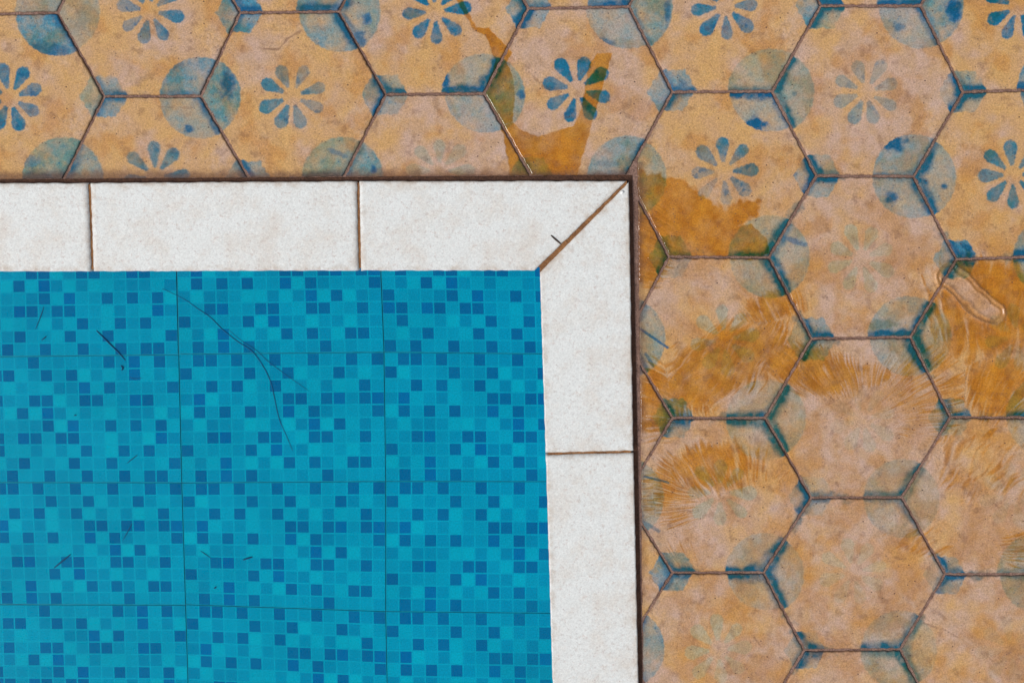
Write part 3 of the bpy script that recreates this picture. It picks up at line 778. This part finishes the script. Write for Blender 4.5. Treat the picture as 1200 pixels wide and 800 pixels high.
# mortar the coping is bedded in: shows in the joints, and as a wet fillet outside, coloured darker for the gap's shade
ic = w2(629.5, 314.5); im = w2(637.5, 530); il = w2(645.5, 800)
def ext(p, q, y): t = (y - p[1]) / (q[1] - p[1]); return p[0] + t * (q[0] - p[0])
inner = [(PXL, -.2095), (ic[0] + .003, -.2095), (im[0] + .005, im[1]), (il[0] + .005, il[1]), (ext(im, il, PYL) + .005, PYL)]
outer = [(PXL, -.1055), (-.2885, -.1055), (-.2815, im[1]), (-.2745, il[1]), (-.2745 + (ext(im, il, PYL) - il[0]), PYL)]
vs = [(x, y, z) for z in (ZC - .0024, ZC - .0155) for L in (inner, outer) for x, y in L]
fs = [(k, k + 1, k + 6, k + 5) for k in range(4)] + [(10 + k, 15 + k, 16 + k, 11 + k) for k in range(4)] + [(k, 10 + k, 11 + k, k + 1) for k in range(4)] + [(5 + k, 6 + k, 16 + k, 15 + k) for k in range(4)]
mb = mesh_obj('mortar_bed', vs, fs, M_rust); tag(mb, kind='structure')
a = w2(736.5, 211); b = w2(743, 530); c_ = w2(748.6, 800)
def ext(p, q, y): t = (y - p[1]) / (q[1] - p[1]); return p[0] + t * (q[0] - p[0])
pts_in = [(PXL, -.1045), (a[0] - .001, -.1045), (b[0] - .001, b[1]), (c_[0] - .001, c_[1]), (ext(b, c_, PYL) - .001, PYL)]
gw = 0.0050
pts_out = [(PXL, -.1035 + .0048), (a[0] + gw, -.1035 + .0048), (b[0] + gw, b[1]), (c_[0] + gw, c_[1]), (ext(b, c_, PYL) + gw, PYL)]
vv = [(x, y, .002) for x, y in pts_in] + [(x, y, -.0012) for x, y in pts_out] + [(x, y, -.02) for x, y in pts_out]
ff = [(k, 5 + k, 6 + k, k + 1)[::-1] for k in range(4)] + [(5 + k, 10 + k, 11 + k, 6 + k)[::-1] for k in range(4)]
fl = mesh_obj('mortar_fillet', vv, ff, M_dark); tag(fl, kind='structure')

# ------------------------------------------------------------------ pool shell
ZF = -0.32
pw = mesh_obj('pool_wall', [(PXL,PYL,0),(PX0,PYL,0),(PX0,PY0,0),(PXL,PY0,0),(PXL,PYL,ZF-.03),(PX0,PYL,ZF-.03),(PX0,PY0,ZF-.03),(PXL,PY0,ZF-.03)],
              [(0,1,5,4),(1,2,6,5),(2,3,7,6),(3,0,4,7)], M_wall)
tag(pw, kind='structure')
pf = mesh_obj('pool_floor', [(PXL,PYL,ZF-.0016),(PX0,PYL,ZF-.0016),(PX0,PY0,ZF-.0016),(PXL,PY0,ZF-.0016)], [(0,1,2,3)], M_seam)
tag(pf, kind='structure')

PAT = ["mDDmDmmDmmDmmDmD", "DLmmmDmmDLmmDnLm", "mmDmDLmDLnLnLLDm", "nELmnLmmDDmDEmDE", "LDmDmDmmELDnmmmD",
       "nLnnmLLnLnELDLnm", "mmDEmmDDmLDDmmDm", "DmmmmDLEnnLmmLmm", "LnLEmLnLDmDnLDDm", "mDmEnDmmmmmDmmmm"]
TONE = {'D': (.0020, .150, .325), 'E': (.0012, .155, .365), 'n': (.0010, .260, .420), 'm': (.0010, .298, .452), 'L': (.0012, .368, .500)}
GRC = (.0020, .355, .495)
def bil(Q, u, v):
    return (1 - u) * (1 - v) * Q[0] + u * (1 - v) * Q[1] + u * v * Q[2] + (1 - u) * v * Q[3]
def pool_tile(corn, flip, label, idx):
    Q = [at(x, y, ZF) for x, y in corn]                                      # TL TR BR BL
    # leave the seam between tiles
    ctr = sum(Q) / 4; gap = 0.0007
    Q = [q + (np.sign(ctr - q) * np.array([gap, gap, 0])) for q in Q]
    def lines(n, e):
        L = [0.0]
        for k in range(n):
            L += [(k + .055) / n if k else (.03) / n, (k + .945) / n if k < n - 1 else (k + .97) / n]
        L.append(1.0); return L
    us = lines(16, 0); vs_ = lines(10, 0); nu, nv = len(us), len(vs_)
    r_ = np.random.default_rng(50 + idx)
    V = [tuple(bil(Q, u, v) - ctr) for v in vs_ for u in us]
    Fc = []; C = []
    for b in range(nv - 1):
        for a in range(nu - 1):
            Fc.append((b * nu + a, (b + 1) * nu + a, (b + 1) * nu + a + 1, b * nu + a + 1))
            if a % 2 == 1 and b % 2 == 1:
                cc, rr = a // 2, b // 2
                ch = PAT[9 - rr][15 - cc] if flip else PAT[rr][cc]
                k = r_.uniform(.92, 1.09); c = np.array(TONE[ch]) * np.array([k, k, 1 + (k - 1) * .5])
            else: c = np.array(GRC)
            # green film of algae near the deep corner along the right wall
            p = bil(Q, (us[a] + us[a + 1]) / 2, (vs_[b] + vs_[b + 1]) / 2)
            al = max(0, 1 - abs(p[0] + .385) / .12) * min(1, max(0, (-.62 - p[1]) / .25)) * .55 * r_.uniform(.3, 1)
            c = c * (1 - al) + np.array((.006, .25, .30)) * al
            C.append(c)
    nb = len(V)
    # side skirt
    rimv = [k for k in range(nu)] + [b * nu + nu - 1 for b in range(1, nv)] + [(nv - 1) * nu + a for a in range(nu - 2, -1, -1)] + [b * nu for b in range(nv - 2, 0, -1)]
    V += [(V[k][0], V[k][1], V[k][2] - .004) for k in rimv]
    for k in range(len(rimv)):
        k2 = (k + 1) % len(rimv); Fc.append((rimv[k], rimv[k2], nb + k2, nb + k)); C.append(np.array((.002, .26, .36)))
    ob = mesh_obj('pool_tile', V, Fc, M_mos); ob.location = ctr
    at_ = ob.data.attributes.new('cell', 'FLOAT_COLOR', 'CORNER')
    arr = np.ones((len(ob.data.loops), 4), np.float32); li = 0
    for f, c in zip(Fc, C):
        for _ in f: arr[li, :3] = c; li += 1
    at_.data.foreach_set('color', arr.ravel())
    tag(ob, label, 'pool tile', 'blue mosaic patterned tiles on the pool floor')
SHEETS = [
 ([(-31,268),(205.5,266),(209,415.5),(-28,418)], 1, 'blue mosaic patterned tile at the top left of the pool, under the longest dark twig'),
 ([(-28,418),(209.5,415.5),(213,565.3),(-22,565)], 1, 'blue mosaic patterned tile at the left edge, second from the top of the pool'),
 ([(-22,565),(213,565.3),(217.5,708.5),(-13,707.5)], 0, 'blue mosaic patterned tile at the left edge with a thick short twig on it'),
 ([(-13,708),(217.5,708.5),(222,852),(-8,850)], 1, 'blue mosaic patterned tile in the bottom left corner of the photo'),
 ([(206,265),(444,263),(450,412.5),(209.6,414.8)], 0, 'blue mosaic patterned tile in the middle column, right under the white coping'),
 ([(209.6,414.8),(450,412.5),(452,563.7),(213,565.5)], 0, 'blue mosaic patterned tile with the lower half of a long curved hair on it'),
 ([(213,565.5),(452,563.7),(452,716),(217.5,708)], 0, 'blue mosaic patterned tile with a slanting lower seam and a small leaf scrap'),
 ([(217.5,708),(452,716),(455,866),(222,853)], 0, 'blue mosaic patterned tile at the bottom edge, middle of the three columns'),
 ([(444.5,263),(685,265),(689,415),(450,412.5)], 1, 'blue mosaic patterned tile in the shaded pool corner below the coping mitre'),
 ([(450,412.5),(689,415),(691,564),(452,563.7)], 0, 'blue mosaic patterned tile beside the side coping, directly left of the side joint'),
 ([(452,563.7),(691,564),(691,718.5),(452,716)], 0, 'blue mosaic patterned tile beside the side coping, under a dark ragged seam'),
 ([(452,716),(691,718.5),(693,872),(455,866)], 0, 'blue mosaic patterned tile with greenish film, at the bottom edge beside the side coping'),
]
for i, (c, fl_, lab) in enumerate(SHEETS): pool_tile(c, fl_, lab, i)

# floor tiling of the rest of the pool (outside the frame): continued as part of the setting
vs, fs = [], []
x0 = at(-31, 420, ZF)[0] - .002; ytop = at(450, 263, ZF)[1]
addbox(PXL, PYL, x0, PY0, ZF - .0005, ZF - .02)
addbox(x0 + .001, PYL, PX0, at(450, 873, ZF)[1] - .002, ZF - .0005, ZF - .02)
pl = mesh_obj('pool_lining', vs, fs, M_lin); tag(pl, kind='structure')

wt = mesh_obj('water', [(PXL,PYL,-.05),(PX0+.001,PYL,-.05),(PX0+.001,PY0+.001,-.05),(PXL,PY0+.001,-.05)], [(0,1,2,3)], M_water)
tag(wt, kind='structure')

# ------------------------------------------------------------------ things lying about
def strand(name, pts, z, r, mat, label, cat, group=None, taper=True, lift=0.0, side=6):
    P = [at(x, y, z) for x, y in pts]
    # Catmull-Rom
    Q = []
    for i in range(len(P) - 1):
        p0 = P[max(i - 1, 0)]; p1 = P[i]; p2 = P[i + 1]; p3 = P[min(i + 2, len(P) - 1)]
        for t in np.linspace(0, 1, 5, endpoint=False):
            Q.append(.5 * (2 * p1 + (p2 - p0) * t + (2 * p0 - 5 * p1 + 4 * p2 - p3) * t * t + (3 * p1 - p0 - 3 * p2 + p3) * t ** 3))
    Q.append(P[-1]); Q = np.array(Q); c = Q.mean(0); n = len(Q)
    V, Fc = [], []
    for i in range(n):
        t = Q[min(i + 1, n - 1)] - Q[max(i - 1, 0)]; t /= np.linalg.norm(t); s = np.array([-t[1], t[0], 0])
        u = i / (n - 1); rr = r * ((.35 + .65 * math.sin(math.pi * min(max(u, .02), .98)) ** .5) if taper else 1)
        for k in range(side):
            a = 2 * math.pi * k / side
            V.append(tuple(Q[i] - c + s * rr * math.cos(a) + np.array([0, 0, rr * (1 + math.sin(a)) + lift * math.sin(math.pi * u)])))
    for i in range(n - 1):
        for k in range(side):
            k2 = (k + 1) % side; Fc.append((i * side + k, i * side + k2, (i + 1) * side + k2, (i + 1) * side + k))
    Fc.append(tuple(range(side))[::-1]); Fc.append(tuple((n - 1) * side + k for k in range(side)))
    ob = mesh_obj(name, V, Fc, mat, smooth=True); ob.location = c
    return tag(ob, label, cat, group)
G = 'dark debris lying on the pool floor'
strand('hair', [(190,338),(215,350),(231,361),(247,372),(262,387),(280,401),(296,412),(309,430),(317,447),(321,463),(327,490),(336,511),(343,528)], ZF, .00065, M_hair,
       'long dark hair curving down across the middle column of pool tiles', 'hair', G)
strand('hair', [(268,386),(283,399),(300,410),(315,424),(331,436),(345,446),(362,458)], ZF, .00045, M_hair, 'fainter short hair branching right off the long curved hair', 'hair', G)
strand('hair', [(152,441.5),(158,443.5),(166,442.5)], ZF, .0005, M_hair, 'tiny pale hair just below the long dark twig on the pool floor', 'hair', G)
strand('twig', [(113,387),(120,394),(131,405),(140,414),(147,422)], ZF, .0010, M_debris, 'longest dark twig on the pool floor, slanting down at the upper left', 'twig', G)
strand('twig', [(51.5,359),(48,370),(42,385)], ZF, .0006, M_debris, 'thin upright twig near the left edge of the pool floor, left of the longest twig', 'twig', G)
strand('twig', [(49,398.5),(52,396),(54.5,394)], ZF, .0009, M_debris, 'very short dark twig below the thin upright twig at the left', 'twig', G)
strand('twig', [(63.5,665),(73,657),(83,649)], ZF, .0012, M_debris, 'thick short twig rising to the right at the lower left of the pool', 'twig', G)
strand('twig', [(149,542.5),(155,537.5),(161,533)], ZF, .0007, M_debris, 'short thin twig just above the seam in the left column of pool tiles', 'twig', G)
strand('twig', [(144.5,632),(150,622),(155,613)], ZF, .0006, M_debris, 'faint thin twig rising to the right, right of the thick short twig', 'twig', G)
strand('twig', [(235,645),(241,649),(247,653.5)], ZF, .0006, M_debris, 'faint thin twig slanting down, left of the leaf scrap', 'twig', G)
strand('leaf_scrap', [(285,655.5),(290,653.8),(296,652)], ZF, .0013, M_debris, 'small dark leaf scrap in the lower middle of the pool floor', 'leaf scrap', G)
strand('leaf_scrap', [(142,428),(144,431),(142.5,434)], ZF, .0012, M_debris, 'curled dark scrap under the tip of the longest twig', 'leaf scrap', G)
strand('leaf_scrap', [(251,689),(253.5,687)], ZF, .0012, M_debris, 'tiny dark speck of leaf below the faint slanting twig', 'leaf scrap', G)
strand('leaf_scrap', [(87,486.5),(90,486)], ZF, .0009, M_debris, 'tiny dark speck of leaf at the left of the second row of pool tiles', 'leaf scrap', G)
strand('splinter', [(645.5,275.5),(651,280.5),(657.5,286)], ZC - .0005, .0011, M_splint, 'small dark splinter sticking out of the mitre joint of the coping', 'splinter')
strand('pebble', [(727.5,227),(730.5,223.5)], ZC - .002, .0022, M_petalbit, 'white grit lodged at the upper end of the mitre joint', 'grit', taper=True, side=8)
